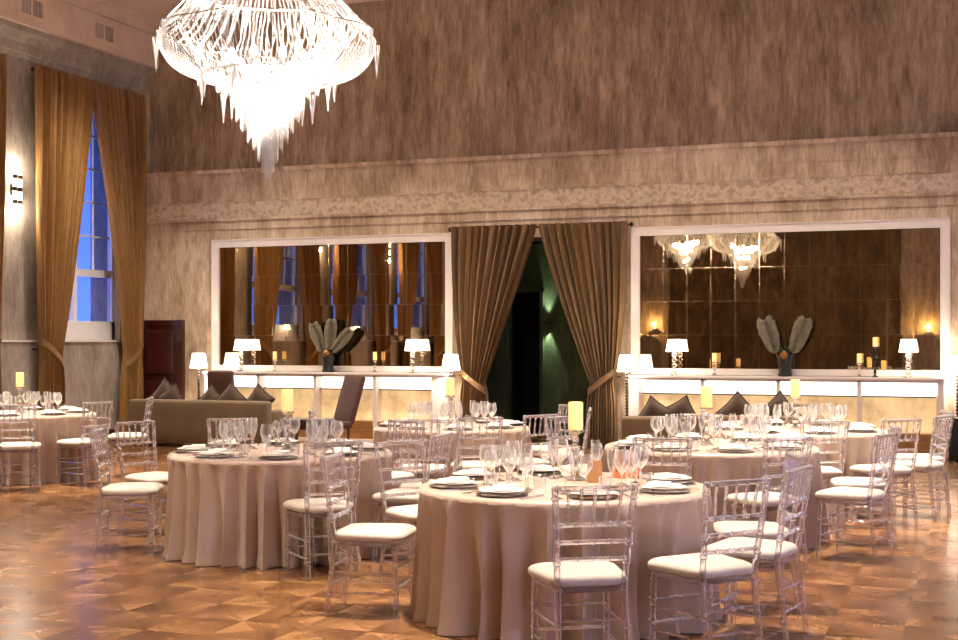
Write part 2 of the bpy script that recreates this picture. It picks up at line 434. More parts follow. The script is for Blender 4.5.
def window(i, c, x, w=OW, z0=OZ0, z1=OZ1, sgn=1):
    f = .07
    m = MB(); m.box(x-.05, x+.05, c-w, c-w+f, z0, z1).box(x-.05, x+.05, c+w-f, c+w, z0, z1).box(x-.05, x+.05, c-w, c+w, z0, z0+.32).box(x-.05, x+.05, c-w, c+w, z1-f, z1)
    m.box(x-.04, x+.04, c-.05, c+.05, z0, z1)
    tz = z0+(z1-z0)*.24
    m.box(x-.045, x+.045, c-w, c+w, tz+.1, tz+.22)
    o = struct(m, 'window_%d' % i, 'window_white')
    mm = MB()
    for k in range(4):
        z = tz+.22+(z1-tz-.25)*(k+1)/5; mm.box(x-.015, x+.015, c-w+f, c+w-f, z-.015, z+.015)
    for s in (-1, 1): mm.box(x-.015, x+.015, c+s*w*.5-.012, c+s*w*.5+.012, tz+.22, z1)
    struct(mm, 'glazing_bars', 'window_white', o)
    struct(MB().box(x-.006, x+.006, c-w+f, c+w-f, z0+.3, z1-f), 'window_pane', 'window_glass', o)
for i, c in enumerate(WINS): window(i+1, c, WX-.16)
for i, c in enumerate(RW): window(i+5, c, RX+.15, 1, 1.2, 5.2)

# grilles in the fascia
def grille(y, z, label):
    t = empty('vent_grille', (WX+.362, y, z))
    for k in (-1, 1):
        m = MB()
        for q in range(7): m.box(0, .006, k*.13-.1+q*.031, k*.13-.1+q*.031+.014, -.12, .12)
        m.build('grille_panel', 'side_plaster', t, False)
    tag(t, label, 'vent', 'air grilles in the fascia')
grille(18.25, 6.62, 'pale double air grille in the fascia nearest the mirror wall')
grille(16.48, 6.62, 'pale double air grille in the fascia above the wall sconce')

# ------------------------------------------------------------------ curtains
def curtain_panel(length, x0, x1, tx0, tx1, top, tie, n=11, amp=.08, seed=0, floor=.02):
    """panel in the x-z plane; x0..x1 at the top, gathered to tx0..tx1 at the tie"""
    rnd = random.Random(seed); ph = [rnd.uniform(-.5, .5) for _ in range(n+2)]
    U, V = n*12, 60
    vs, fs = [], []
    for j in range(V+1):
        z = top+(floor-top)*j/V
        if z >= tie:
            f = (top-z)/(top-tie)
            fin = f**1.12; fo = f**2.2
            a = x0+(tx0-x0)*fo; b = x1+(tx1-x1)*fin
        else:
            f = (tie-z)/(tie-floor); e = 1-math.exp(-f*4)
            a = tx0-(tx0-x0)*.22*e; b = tx1+(tx1-tx0)*.18*e
        gather = abs(b-a)/abs(x1-x0)
        am = amp*1.35*(.5+.5*gather) + (0 if z < top-.1 else -.02)
        for i in range(U+1):
            u = i/U; k = u*n; q = ph[int(k)]*(1-k % 1)+ph[int(k)+1]*(k % 1)
            w = math.cos(2*PI*(k+.35*q)); w = math.copysign(abs(w)**1.0, w)
            w += .3*math.cos(2*PI*(k*2.3+q*2+z*.15))
            sag = 0
            if z > tie: sag = -.05*math.sin(PI*f)*u
            vs.append((a+(b-a)*u, w*am*.62+sag, z))
    for j in range(V):
        for i in range(U):
            p = j*(U+1)+i; fs.append((p, p+1, p+U+2, p+U+1))
    m = MB(); m.add(vs, fs); return m
def curtain_pair(loc, rz, half, tie_in, tie_w, top, tie, mat, label, cat, seed, out_in=.12, inner=0.0, groups=None, which=(0, 1)):
    """loc: floor point under the middle of the rod; local x runs along the wall"""
    for s in (-1, 1):
        k = 0 if s < 0 else 1
        if k not in which: continue
        t = empty('curtain', loc, rz)
        m = curtain_panel(0, s*half, s*inner, s*(half-out_in), s*(half-out_in-tie_w), top, tie, seed=seed+k)
        m.build('curtain_panel', mat, t)
        xa, xb = s*(half-out_in), s*(half-out_in-tie_w)
        # tieback: a draped band sweeping from the wall hook around the gather
        mb = MB(); K = 24; vs = []; fs = []
        for i in range(K+1):
            a = 2*PI*i/K
            cx = (xa+xb)/2; rx = abs(xb-xa)/2+.03
            x = cx+rx*math.cos(a); y = -.0+.12*math.sin(a)
            z = tie+.02+(x-cx)*s*.75
            for q in range(4): vs.append((x, y*(1+.05*(q % 2)), z-.05+q*.035))
        for i in range(K):
            for q in range(3): p = i*4+q; fs.append((p, p+4, p+5, p+1))
        mb.add(vs, fs).build('tieback', mat, t)
        hk = MB(); hk.tube([(s*(half-out_in+.06), .12, tie+.1), (s*(half-out_in+.05), .02, tie+.1)], .012).build('tieback_hook', 'bronze', t)
        tag(t, label[k], cat, groups)
def rod(loc, rz, half, top, label):
    o = empty('curtain_rod', loc, rz)
    MB().tube([(-half-.05, 0, top+.03), (half+.05, 0, top+.03)], .016).build('pole', 'bronze', o)
    for s in (-1, 1):
        MB().lathe([(.001, -.04), (.028, -.02), (.03, .01), (.001, .04)], 12, s*(half+.06), 0).build('finial', 'bronze', o).location.z = top+.03
        MB().tube([(s*half*.95, 0, top+.03), (s*half*.95, .08, top+.03)], .01).build('bracket', 'bronze', o)
    tag(o, label, 'curtain rod', 'curtain rods')
wn = ('window nearest the mirror wall', 'second window from the mirror wall', 'third window from the mirror wall', 'fourth window from the mirror wall')
for i, c in enumerate(WINS):
    # local x along +Y of the room: rotate so x -> -Y ... keep y pointing into the wall
    curtain_pair((WX+.25, c, 0), PI/2, 1.42, .2, .46, 5.82, 1.39, 'gold_velvet',
                 ['gold curtain panel on the camera side of the '+wn[i], 'gold curtain panel on the far side of the '+wn[i]],
                 'curtain', 20+i*2, groups='gold curtains along the window wall')
    rod((WX+.12, c, 0), PI/2, 1.28, 5.74, 'thin bronze curtain rod over the '+wn[i])
dc = (DX0+DX1)/2
curtain_pair(((-7.74-4.93)/2, WY-.2, 0), 0, 1.42, .2, .38, 3.40, .98, 'brown_velvet',
             ['brown velvet doorway curtain swept toward the door-side console and tied', 'brown velvet doorway curtain swept toward the chandelier mirror and tied'],
             'curtain', 40, out_in=.2, groups='brown curtains at the doorway')
rod(((-7.74-4.93)/2, WY-.11, 0), 0, 1.40, 3.33, 'thin bronze curtain rod over the dark doorway')
# lighter piers on the rear wall, seen only in the mirror
struct(MB().box(-2.3, -1.0, RY, RY+.08, 0, H), 'wall_front_pier', 'upper_plaster')
struct(MB().box(-11.2, -9.95, RY, RY+.08, 0, H), 'wall_front_pier_end', 'upper_plaster')

# ------------------------------------------------------------------ mirrors
def wall_mirror(x0, x1, label, seed):
    rnd = random.Random(seed)
    y = WY; z0, z1 = 1.12, 3.30; f = .115
    t = empty('wall_mirror', ((x0+x1)/2, y, z0)); ox = (x0+x1)/2
    m = MB()
    m.box(x0-ox, x0-ox+f, -.06, 0, 0, z1-z0).box(x1-ox-f, x1-ox, -.06, 0, 0, z1-z0).box(x0-ox+f, x1-ox-f, -.06, 0, z1-z0-f, z1-z0).box(x0-ox+f, x1-ox-f, -.06, 0, 0, .09)
    m.box(x0-ox-.015, x0-ox, -.075, 0, 0, z1-z0+.015).box(x1-ox, x1-ox+.015, -.075, 0, 0, z1-z0+.015).box(x0-ox-.015, x1-ox+.015, -.075, 0, z1-z0, z1-z0+.015)
    m.build('mirror_frame', 'white_paint', t, False)
    gx0, gx1, gz0, gz1 = x0-ox+f, x1-ox-f, .09, z1-z0-f
    nx, nz = 12, 4; g = .004
    m = MB(); bv = MB()
    for i in range(nx):
        for j in range(nz):
            a, b = gx0+(gx1-gx0)*i/nx+g, gx0+(gx1-gx0)*(i+1)/nx-g
            c, d = gz0+(gz1-gz0)*j/nz+g, gz0+(gz1-gz0)*(j+1)/nz-g
            tx, tz = rnd.uniform(-1, 1)*.0028, rnd.uniform(-1, 1)*.0016
            w, h = (b-a)/2, (d-c)/2; yy = -.03
            P = [(a, yy-tx*w-tz*h, c), (b, yy+tx*w-tz*h, c), (b, yy+tx*w+tz*h, d), (a, yy-tx*w+tz*h, d)]
            m.add(P, [(0, 1, 2, 3)])
            bv.box(a-g*2, a, -.03, -.022, c, d); bv.box(a-g*2, b, -.03, -.022, c-g*2, c)
    m.build('mirror_glass', 'tinted_mirror', t, False)
    bv.build('mirror_joint', 'mirror_bevel', t, False)
    MB().box(gx0, gx1, -.02, -.001, gz0, gz1).build('backing_board', 'black_lacquer', t, False)
    tag(t, label, 'mirror', 'wall mirrors over the consoles')
wall_mirror(-12.12, -7.78, 'wide white framed panelled mirror reflecting the gold window curtains', 1)
wall_mirror(-4.88, -.40, 'wide white framed panelled mirror reflecting chandeliers against a brown wall', 2)

# ------------------------------------------------------------------ consoles
def console(x0, bays, x1, label):
    t = empty('lit_console', ((x0+x1)/2, WY-.16, 0)); ox = (x0+x1)/2
    yf, yb = -.16, .15
    m = MB().rbox(x0-ox-.02, x1-ox+.02, yf-.03, yb, 1.07, 1.11, .008, 2)
    m.build('worktop', 'white_paint', t, False)
    m = MB(); m.box(x0-ox, x1-ox, .11, yb, 0, 1.07).box(x0-ox, x1-ox, yf, yb-.04, 0, .05)
    e = [x0]+bays+[x1]
    m.box(x0-ox, bays[0]-ox, yf, .11, .05, 1.07)
    m.box(bays[-1]-ox, x1-ox, yf, .11, .05, 1.07)
    for b in bays[1:-1]: m.box(b-ox-.025, b-ox+.025, yf, .11, .05, 1.07)
    m.box(bays[0]-ox, bays[-1]-ox, yf, yf+.03, 1.04, 1.07)
    m.build('carcass', 'white_paint', t, False)
    for a, b in zip(bays[:-1], bays[1:]):
        a, b = a-ox+.03, b-ox-.03
        MB().box(a, b, .06, .1, .85, 1.06).build('backlit_panel', 'backlit_white', t, False)
        MB().box(a, b, .04, .1, .34, .845).build('onyx_panel', 'backlit_onyx', t, False)
        MB().box(a, b, -.04, .1, .832, .846).build('glass_shelf', 'bronze', t, False)
        MB().box(a, b, -.10, .1, .05, .33).build('plinth_drawer', 'brown_wood', t, False)
    tag(t, label, 'console', 'backlit consoles under the mirrors')
console(-12.12, [-12.06, -11.1, -10.06, -9.0, -8.02], -7.75, 'long white console with glowing niches under the curtain-reflecting mirror')
console(-4.86, [-4.72, -3.77, -2.69, -1.58, -.54], -.46, 'long white console with glowing niches under the chandelier-reflecting mirror')

# ------------------------------------------------------------------ lamps
def shade_mb(r0, r1, z0, z1):
    return MB().lathe([(r0, z0), (r1, z1), (r1-.004, z1), (r0-.004, z0+.001), (r0, z0)], 32, cap=False)
def bobbin(z0, z1, r, n):
    p = [(.004, z0)]
    for i in range(n):
        a = z0+(z1-z0)*i/n; b = z0+(z1-z0)*(i+1)/n
        for k in range(9):
            q = k/8; p.append((r*(.28+.72*math.sin(PI*q)), a+(b-a)*q))
    return p
def table_lamp():
    t = empty('table_lamp')
    MB().lathe([(.075, 0), (.075, .015), (.05, .022), (.015, .03)], 24).build('lamp_base', 'steel', t)
    MB().lathe(bobbin(.03, .34, .042, 4), 18).build('lamp_stem', 'crystal', t)
    shade_mb(.125, .095, .35, .53).build('lamp_shade', 'lamp_shade', t)
    MB().lathe([(.006, .34), (.006, .5)], 8).build('lamp_rod', 'steel', t)
    tag(t, 'x', 'table lamp'); return t
def floor_lamp():
    t = empty('floor_lamp')
    MB().lathe([(.13, 0), (.13, .02), (.05, .035), (.02, .05)], 24).build('lamp_base', 'steel', t)
    MB().lathe(bobbin(.05, 1.16, .024, 24), 12).build('lamp_pole', 'dark_ceramic', t)
    shade_mb(.145, .105, 1.17, 1.41).build('lamp_shade', 'lamp_shade', t)
    tag(t, 'x', 'floor lamp'); return t
tl = table_lamp()
place(tl, (-11.47, 19.42, 1.11), 0, 'crystal ball table lamp with white shade on the console near the mahogany door', 'table lamps on the consoles')
place(tl, (-8.38, 19.42, 1.11), 0, 'crystal ball table lamp with white shade on the curtain-reflecting console beside the doorway', 'table lamps on the consoles')
place(tl, (-4.2, 19.42, 1.11), 0, 'crystal ball table lamp with white shade under the reflected chandeliers', 'table lamps on the consoles')
place(tl, (-.93, 19.42, 1.11), 0, 'crystal ball table lamp with white shade beside the tall black candlestick', 'table lamps on the consoles')
for i, c in enumerate(WINS[1:3]):
    place(tl, (WX+.0, c-.3, 1.625), 0, ('second', 'third')[i]+' window sill lamp with white shade, counted from the mirror wall', 'table lamps on the window sills').scale = (.6, .6, .6)
flp = floor_lamp()
place(flp, (-12.08, 19.1, 0), 0, 'thin bobbin floor lamp with white shade between mahogany door and console', 'floor lamps')
place(flp, (-7.60, 19.1, 0), 0, 'bobbin floor lamp with white shade beside the curtain swept toward the door-side console', 'floor lamps')
place(flp, (-4.83, 19.08, 0), 0, 'bobbin floor lamp with white shade at the doorway end of the chandelier-reflecting console', 'floor lamps')
place(flp, (-.29, 19.42, 0), 0, 'floor lamp with white shade above the low black box', 'floor lamps')

def candle_mb(r=.045, h=.17):
    return MB().lathe([(r*.96, 0), (r, .006), (r, h-.01), (r*.94, h), (r*.7, h-.006), (.002, h-.012)], 24)
def candle(scale=1.0, h=.17, r=.045):
    t = empty('pillar_candle')
    candle_mb(r, h).build('wax', 'lit_wax', t)
    MB().lathe([(.0015, h-.012), (.0015, h+.008)], 6).build('wick', 'black_lacquer', t)
    tag(t, 'x', 'candle'); return t
def candlestick(h, r, mat, name='candlestick'):
    t = empty(name)
    MB().lathe([(r, 0), (r, .008), (r*.6, .02), (r*.3, .035)], 24).build('foot', mat, t)
    p = [(.004, .03)]
    n = 4 if h > .3 else 3
    for i in range(n):
        a = .03+(h-.06)*i/n; b = .03+(h-.06)*(i+1)/n; rr = r*(.5 if i % 2 == 0 else .32)
        for k in range(9): q = k/8; p.append((r*.15+(rr-r*.15)*math.sin(PI*q), a+(b-a)*q))
    MB().lathe(p, 18).build('stem', mat, t)
    MB().lathe([(r*.15, h-.035), (r*.85, h-.012), (r*.85, h), (.002, h)], 24).build('cup', mat, t)
    tag(t, 'x', 'candlestick'); return t
cs = candlestick(.20, .045, 'crystal'); cc = candle(h=.13, r=.032)
for i, (x, where) in enumerate(((-10.86, 'near the mahogany door'), (-9.05, 'beyond the brown tall-backed chair'), (-3.62, 'right beside a lamp under the reflected chandeliers'), (-1.585, 'beside the tall black candlestick'))):
    place(cs, (x, 19.46, 1.11), 0, 'short crystal candlestick on the console, '+where, 'candlesticks on the consoles')
    place(cc, (x, 19.46, 1.31), 0, 'short cream candle on the console, '+where, 'candles on the consoles')
ct = candlestick(.43, .042, 'black_lacquer'); place(ct, (-1.37, 19.43, 1.11), 0, 'tall slim black candlestick on the chandelier-reflecting console', 'candlesticks on the consoles')
place(cc, (-1.37, 19.43, 1.54), 0, 'cream candle on the tall slim black candlestick', 'candles on the consoles')

# leaf vases
def paddle(seed, L_=.5, w=.12):
    rnd = random.Random(seed); m = MB(); n = 19
    m.tube([(0, 0, -.06), (0, .005, L_*.5), (0, .02, L_)], [.007, .005, .002], 6)
    for i in range(n):
        f = (i+1)/n; z = L_*f*.93
        ww = w*(math.sin(PI*min(1, f*.86+.12))**.6)
        for sd in (-1, 1):
            ang = .95-.45*f+rnd.uniform(-.05, .05); l = 1.35*ww/math.sin(ang)*rnd.uniform(.92, 1.04)
            p = []; q_ = 6
            for q in range(q_):
                g = q/(q_-1); a = ang*(1-.35*g)
                p.append((sd*math.sin(a)*l*g, -.015*math.sin(PI*g)+.02*f+rnd.uniform(-.003, .003), z+math.cos(a)*l*g*.75))
            m.tube(p, [.004, .013, .017, .016, .012, .003], 5)
    return m
def leaf_vase(leaves, rz, label):
    t = empty('leaf_vase', label[0], rz)
    MB().lathe([(.09, 0), (.10, .02), (.085, .06), (.09, .14), (.105, .24), (.09, .31), (.07, .33), (.10, .36)], 24).build('vase', 'dark_ceramic', t)
    m = MB().lathe([(.001, .24), (.035, .25), (.055, .29), (.05, .33), (.03, .36), (.001, .37)], 18, 0, -.07); m.build('gilt_mask', 'gold_leaf', t)
    for i, (x, tx, l, w) in enumerate(leaves):
        o = paddle(i+7, l, w).build('silver_leaf', 'silver_leaf', t); o.location = (x, -.03*i+.02, .31); o.rotation_euler = (0, tx, 0)
    m = MB()
    rnd = random.Random(3)
    for i in range(14):
        a = rnd.uniform(-1.1, 1.1); l = rnd.uniform(.18, .3)
        m.tube([(0, .02, .25), (math.sin(a)*l*.5, .02, .25+l*.55), (math.sin(a)*l, .03, .25+l*.85)], [.006, .014, .002], 5)
    m.build('green_leaves', 'green_leaf', t)
    tag(t, label[1], 'vase', 'leaf vases on the consoles')
leaf_vase([(-.10, -.38, .50, .125), (.03, .06, .54, .12), (.09, .72, .50, .11)], 0, ((-9.88, 19.45, 1.11), 'dark vase with three silver leaf fans on the console before the curtain-reflecting mirror'))
leaf_vase([(-.12, -.34, .52, .15), (.11, .34, .54, .14)], 0, ((-2.61, 19.45, 1.11), 'dark vase with two spread silver leaf fans before the chandelier-reflecting mirror'))
# low black box at the far end of the console
t = empty('black_cabinet', (.06, 19.06, 0))
MB().rbox(-.45, .45, -.22, .22, .02, .6, .015).build('cabinet_body', 'black_lacquer', t)
MB().rbox(-.42, .42, -.235, -.22, .1, .56, .006).build('front_panel', 'dark_void', t)
MB().box(-.1, .1, -.245, -.233, .2, .25).build('handle', 'bronze', t, False)
for sx in (-1, 1):
    for sy in (-1, 1): MB().lathe([(.02, 0), (.02, .025)], 10, sx*.38, sy*.17).build('foot', 'steel', t)
tag(t, 'low black box cabinet on the floor past the end of the glowing console', 'cabinet')

# ------------------------------------------------------------------ sconces
t = empty('wall_sconce', (WX+.06, 16.48, 3.9))
MB().box(-.06, -.02, -.05, .05, -.09, .09).build('back_plate', 'bronze', t, False)
for k in (-1, 1):
    MB().lathe([(.03, -.24), (.03, .24)], 16, .03, k*.06).build('glass_tube', 'sconce_tube', t)
for z in (-.19, 0, .19):
    m = MB()
    for k in (-1, 1): m.lathe([(.036, z-.035), (.036, z+.035)], 16, .03, k*.06)
    m.build('metal_band', 'bronze', t)
tag(t, 'twin-tube wall sconce glowing on the pier between gold curtains', 'wall sconce', 'wall sconces on the window wall')
for y, w in ((12.8, 'second'), (9.25, 'third')): dup(t, (WX+.06, y, 3.9), 0, 'twin-tube wall sconce on the '+w+' pier from the mirror wall')
def rear_sconce(x, lab):
    t = empty('candle_sconce', (x, RY+.18, 1.95))
    MB().tube([(0, -.1, 0), (0, .02, -.04), (0, .05, 0)], .01).build('arm', 'gold_leaf', t)
    MB().lathe([(.12, -.02), (.13, 0)], 16, 0, .03).build('tray', 'gold_leaf', t)
    MB().lathe([(.02, .01), (.03, .05), (.002, .12)], 12, 0, .05).build('flame_bulb', 'flame', t)
    tag(t, lab, 'wall sconce', 'sconces reflected in the chandelier mirror')
rear_sconce(-10.55, 'small gilt sconce on the rear wall, reflected beside the doorway curtains')
rear_sconce(-1.62, 'small gilt sconce on the rear wall, reflected near the mirror outer end')
t = empty('up_down_sconce', (-6.78, 21.5, 1.93))
MB().box(-.1, .1, -.1, 0, -.012, .012).build('plate', 'steel', t, False)
MB().lathe([(.035, -.04), (.035, .04)], 14, 0, -.055).build('lamp_body', 'steel', t)
tag(t, 'up-and-down wall light on the green wall beyond the doorway', 'wall sconce')

# ------------------------------------------------------------------ chandeliers
def strand(m, pts, r=.006, pitch=.016):
    """string of faceted beads through pts"""
    P = [Vector(p) for p in pts]
    for a, b in zip(P[:-1], P[1:]):
        n = max(1, int((b-a).length/pitch))
        for i in range(n):
            c = a.lerp(b, (i+.5)/n); x, y, z = c; q = r
            m.add([(x+q, y, z), (x-q, y, z), (x, y+q, z), (x, y-q, z), (x, y, z+q*1.15), (x, y, z-q*1.15)],
                  [(0, 2, 4), (2, 1, 4), (1, 3, 4), (3, 0, 4), (2, 0, 5), (1, 2, 5), (3, 1, 5), (0, 3, 5)])
def ring(m, r, z, th=.008, seg=64, wob=0, n=8):
    pts = [(r*(1+wob*math.cos(n*2*PI*i/seg))*math.cos(2*PI*i/seg), r*(1+wob*math.cos(n*2*PI*i/seg))*math.sin(2*PI*i/seg), z) for i in range(seg+1)]
    m.tube(pts, th, 6, cap=False)
def chandelier():
    """z = 0 is the lowest crystal tip"""
    rnd = random.Random(11)
    t = empty('crystal_chandelier')
    top, rim, mid, low = 1.40, 1.09, .80, .68
    for args in ((.52, top), (.80, rim, .005, 96, .03, 9), (.48, mid-.03), (.27, low), (.10, top+.9), (.16, .42, .005)):
        m = MB(); ring(m, *args); m.build('frame_ring', 'steel', t)
    for k in range(8):
        a = 2*PI*k/8; c, s = math.cos(a), math.sin(a)
        MB().tube([(.1*c, .1*s, top+.9), (.52*c, .52*s, top), (.80*c, .80*s, rim), (.48*c, .48*s, mid-.03), (.26*c, .26*s, low)], .006, 6).build('frame_arm', 'steel', t)
    # bowl net: meridian strands, upper tent strands, swags
    def rimr(a): return .80*(1+.03*math.cos(9*a))
    m = MB(); K = 130
    for i in range(K):
        a = 2*PI*i/K; c, s = math.cos(a), math.sin(a); rr = rimr(a)
        pts = []
        for q in range(9):
            f = q/8; r = rr+(.47-rr)*(1-math.cos(f*PI/2)); z = rim-(rim-mid+.04)*math.sin(f*PI/2)
            pts.append((r*c, r*s, z))
        strand(m, pts, .0062, .015)
    m.build('bowl_net', 'crystal_beads', t)['kind'] = 'stuff'
    m = MB()
    for i in range(110):
        a = 2*PI*i/110; c, s = math.cos(a), math.sin(a); b = a+rnd.uniform(-.05, .05); rr = rimr(b)
        strand(m, [(.52*c, .52*s, top), (.5*(.52+rr)*math.cos(b), .5*(.52+rr)*math.sin(b), (top+rim)/2-.05), (rr*math.cos(b), rr*math.sin(b), rim)], .006, .017)
    m.build('upper_net', 'crystal_beads', t)['kind'] = 'stuff'
    m = MB()
    for i in range(96):
        a = 2*PI*i/96; c, s = math.cos(a), math.sin(a)
        strand(m, [(.52*c, .52*s, top), (.26*c, .26*s, top+.33), (.1*c, .1*s, top+.9)], .006, .022)
    m.build('tent_strands', 'crystal_beads', t)['kind'] = 'stuff'
    m = MB()
    for row, (r0, z0, z1, r1) in enumerate(((.66, rim+.04, rim-.12, .56), (.52, mid+.16, low+.06, .40))):
        K = 64
        for i in range(K):
            a = 2*PI*i/K+row*.02; b = a+.12*(1 if i % 2 else -1)
            strand(m, [(r0*math.cos(a), r0*math.sin(a), z0), (r1*math.cos(b), r1*math.sin(b), z1)], .006, .017)
    m.build('inner_swags', 'crystal_beads', t)['kind'] = 'stuff'
    # solid looking lower drum and cone of hanging strands
    m = MB()
    for (r0, n, z0, z1) in ((.47, 110, mid+.02, mid-.10), (.38, 110, mid-.02, .64), (.31, 100, low+.06, .60), (.27, 90, low+.05, .50), (.235, 80, low+.04, .42), (.19, 70, low, .34), (.15, 56, low, .27), (.11, 44, low, .20), (.075, 30, low, .12), (.045, 20, low, .05), (.02, 8, low, .0)):
        for i in range(n):
            a = 2*PI*(i+rnd.uniform(-.2, .2))/n
            jag = .05*abs(math.sin(a*4.5))+rnd.uniform(0, .02)
            e = z1+jag if r0 > .05 else z1+rnd.uniform(0, .03)
            strand(m, [(r0*math.cos(a), r0*math.sin(a), z0), (r0*math.cos(a), r0*math.sin(a), e)], .0058, .014)
    m.build('cone_fringe', 'crystal_beads', t)['kind'] = 'stuff'
    # pointed pendant bundles round the rims
    for (r0, z0, n, ln) in ((0, rim-.02, 9, .24), (.50, mid-.02, 10, .20), (.33, .64, 8, .20)):
        for i in range(n):
            a = 2*PI*(i+.5*(r0 > 0))/n; rr = r0 or rimr(a)+.015
            m = MB()
            for k in range(7):
                b = 2*PI*k/7; q = .024
                l = ln*rnd.uniform(.85, 1.1)
                strand(m, [(rr*math.cos(a)+q*math.cos(b), rr*math.sin(a)+q*math.sin(b), z0), (rr*math.cos(a), rr*math.sin(a), z0-l)], .006, .014)
            m.build('icicle', 'crystal_beads', t)
    for nb, rb, zb in ((9, .30, mid+.10), (8, .18, mid+.02), (5, .12, low+.0), (2, .03, .45)):
        for k in range(nb):
            a = 2*PI*k/nb; MB().lathe([(.001, -.03), (.022, -.015), (.028, .005), (.016, .03), (.001, .05)], 8, rb*math.cos(a), rb*math.sin(a)).build('bulb', 'bulb', t).location.z = zb
    MB().tube([(0, 0, top+.9), (0, 0, top+1.3)], .02).build('hanging_rod', 'steel', t)
    tag(t, 'x', 'chandelier'); return t
ch = chandelier()
AX, AY = Wc(-1.575, 10.0)
BX, BY = -7.6, 2.5
CHS = [(AX, AY, 2.82), (BX, BY, 3.40)]
place(ch, CHS[0], 0, 'huge crystal bead chandelier with tapering fringe hanging over the tables', 'crystal chandeliers')
place(ch, CHS[1], 0, 'second crystal chandelier, seen only as the smaller reflection beside the first in the mirror', 'crystal chandeliers')
for x, y, z in CHS:
    o = MB().tube([(0, 0, z+2.68), (0, 0, H)], .02).lathe([(.14, H-.06), (.14, H)], 20).build('ceiling_hanger', 'steel', loc=(x, y, 0))
    tag(o, 'steel ceiling rod carrying the '+('nearer' if z < 3 else 'mirrored')+' crystal chandelier', 'rod', 'ceiling rods of the chandeliers')

# ------------------------------------------------------------------ sofas, cushions, chairs by the consoles
def sofa(w, loc, rz, label, hb=.72):
    t = empty('sofa', loc, rz)      # back faces -y (towards the tables)
    MB().rbox(-w/2, w/2, -.42, -.22, .06, hb, .05, 4).build('backrest', 'sofa_fabric', t)
    MB().rbox(-w/2+.14, w/2-.14, -.24, .42, .12, .42, .05, 4).build('seat', 'sofa_fabric', t)
    for s in (-1, 1): MB().rbox(s*(w/2-.07)-.08, s*(w/2-.07)+.08, -.26, .42, .08, .58, .05, 4).build('armrest', 'sofa_fabric', t)
    for sx in (-1, 1):
        for sy in (-.36, .36): MB().lathe([(.018, 0), (.026, .09)], 10, sx*(w/2-.1), sy).build('leg', 'mahogany', t)
    tag(t, label, 'sofa'); return t
def throw_cushion(lab, loc, rz, roll=PI/4, s=.25):
    t = empty('throw_cushion', loc, rz)
    m = MB(); n = 14; vs = []; fs = []
    for side in (1, -1):
        for i in range(n+1):
            for j in range(n+1):
                u, v = i/n*2-1, j/n*2-1
                pin = 1-.10*(1-u*u)*0-.09*(1-abs(v))*abs(u)**3*0
                x = u*s*(1-.10*(1-v*v)*abs(u)); z = v*s*(1-.10*(1-u*u)*abs(v))
                y = side*.085*((1-u**4)*(1-v**4))**.7
                c, sn = math.cos(roll), math.sin(roll)
                vs.append((x*c-z*sn, y, x*sn+z*c))
    for k in range(2):
        b = k*(n+1)**2
        for i in range(n):
            for j in range(n):
                p = b+i*(n+1)+j; q = (p, p+1, p+n+2, p+n+1); fs.append(q if k else q[::-1])
    m.add(vs, fs); m.build('cushion_cover', 'cushion_fabric', t)
    e = []
    for u, v in [(i/10*2-1, -1) for i in range(10)]+[(1, i/10*2-1) for i in range(10)]+[(1-i/10*2, 1) for i in range(10)]+[(-1, 1-i/10*2) for i in range(11)]:
        x = u*s*(1-.10*(1-v*v)*abs(u)); z = v*s*(1-.10*(1-u*u)*abs(v)); c, sn = math.cos(roll), math.sin(roll)
        e.append((x*c-z*sn, 0, x*sn+z*c))
    MB().tube(e, .011, 6).build('piping', 'dark_piping', t)
    tag(t, lab, 'cushion', 'cushions on the sofas'); return t
def cush(px, d, ztop, lab, roll=PI/4, s=.25):
    x, y = W(px, d)
    h = (ztop-.43)/2; s = h/(abs(math.cos(roll))+abs(math.sin(roll)))
    throw_cushion(lab, (x, y, ztop-h+.006), 0, roll, s)
SX, SYY = -11.08, 17.75
sofa(2.42, (SX, SYY+.1, 0), 0, 'long beige brown sofa seen from behind, before the glowing console')
for px, lab, roll, zt, s in ((168, 'tan pointed cushion at the mahogany door end of the long sofa', .85, 1.03, .27), (181, 'dark piped cushion second from the mahogany door end of the long sofa', .55, .95, .25), (214, 'piped brown cushion in front of the dark chair back', .8, .93, .25), (240, 'tallest pointed cushion on the long sofa, dark piped', .78, .99, .26), (262, 'half-hidden dark piped cushion at the candle end of the long sofa', .9, .96, .22)):
    x = None
    dx = (px-479)/1340; k = (18.05)/(dx*SY+CY); x = k*(dx*CY-SY)
    s = (zt-.43)/2/(math.cos(roll)+math.sin(roll)); NC = globals().get('NC', 0)+1; throw_cushion(lab, (x, 17.80+.18*(NC % 2), .435+(zt-.43)/2), 0, roll, s)
ax, ay = W(664, 16.6); sofa(1.02, (ax-.0, ay, 0), .2, 'brown armchair seen from behind, beside the floor lamp at the doorway', .70)
bpy.context.view_layer.objects
ax2, ay2 = W(764, 16.4); sofa(1.2, (ax2, ay2, 0), .2, 'brown two-seat sofa seen from behind, before the chandelier-reflecting console', .72)
for px, d, zt, lab, roll, s in ((655, 16.55, .93, 'small dark cushion on the arm of the brown armchair', 1.0, .19), (681, 16.55, .93, 'brown cushion peaking over the back of the brown armchair', .5, .21), (738, 16.55, .99, 'dark brown pointed cushion on the two-seat sofa, doorway end', .8, .26), (779, 16.5, .99, 'dark brown pointed cushion on the two-seat sofa, behind the tall candle', .72, .26)):
    cush(px, d+.1+.16*(px in (681,)), zt, lab, roll, s)
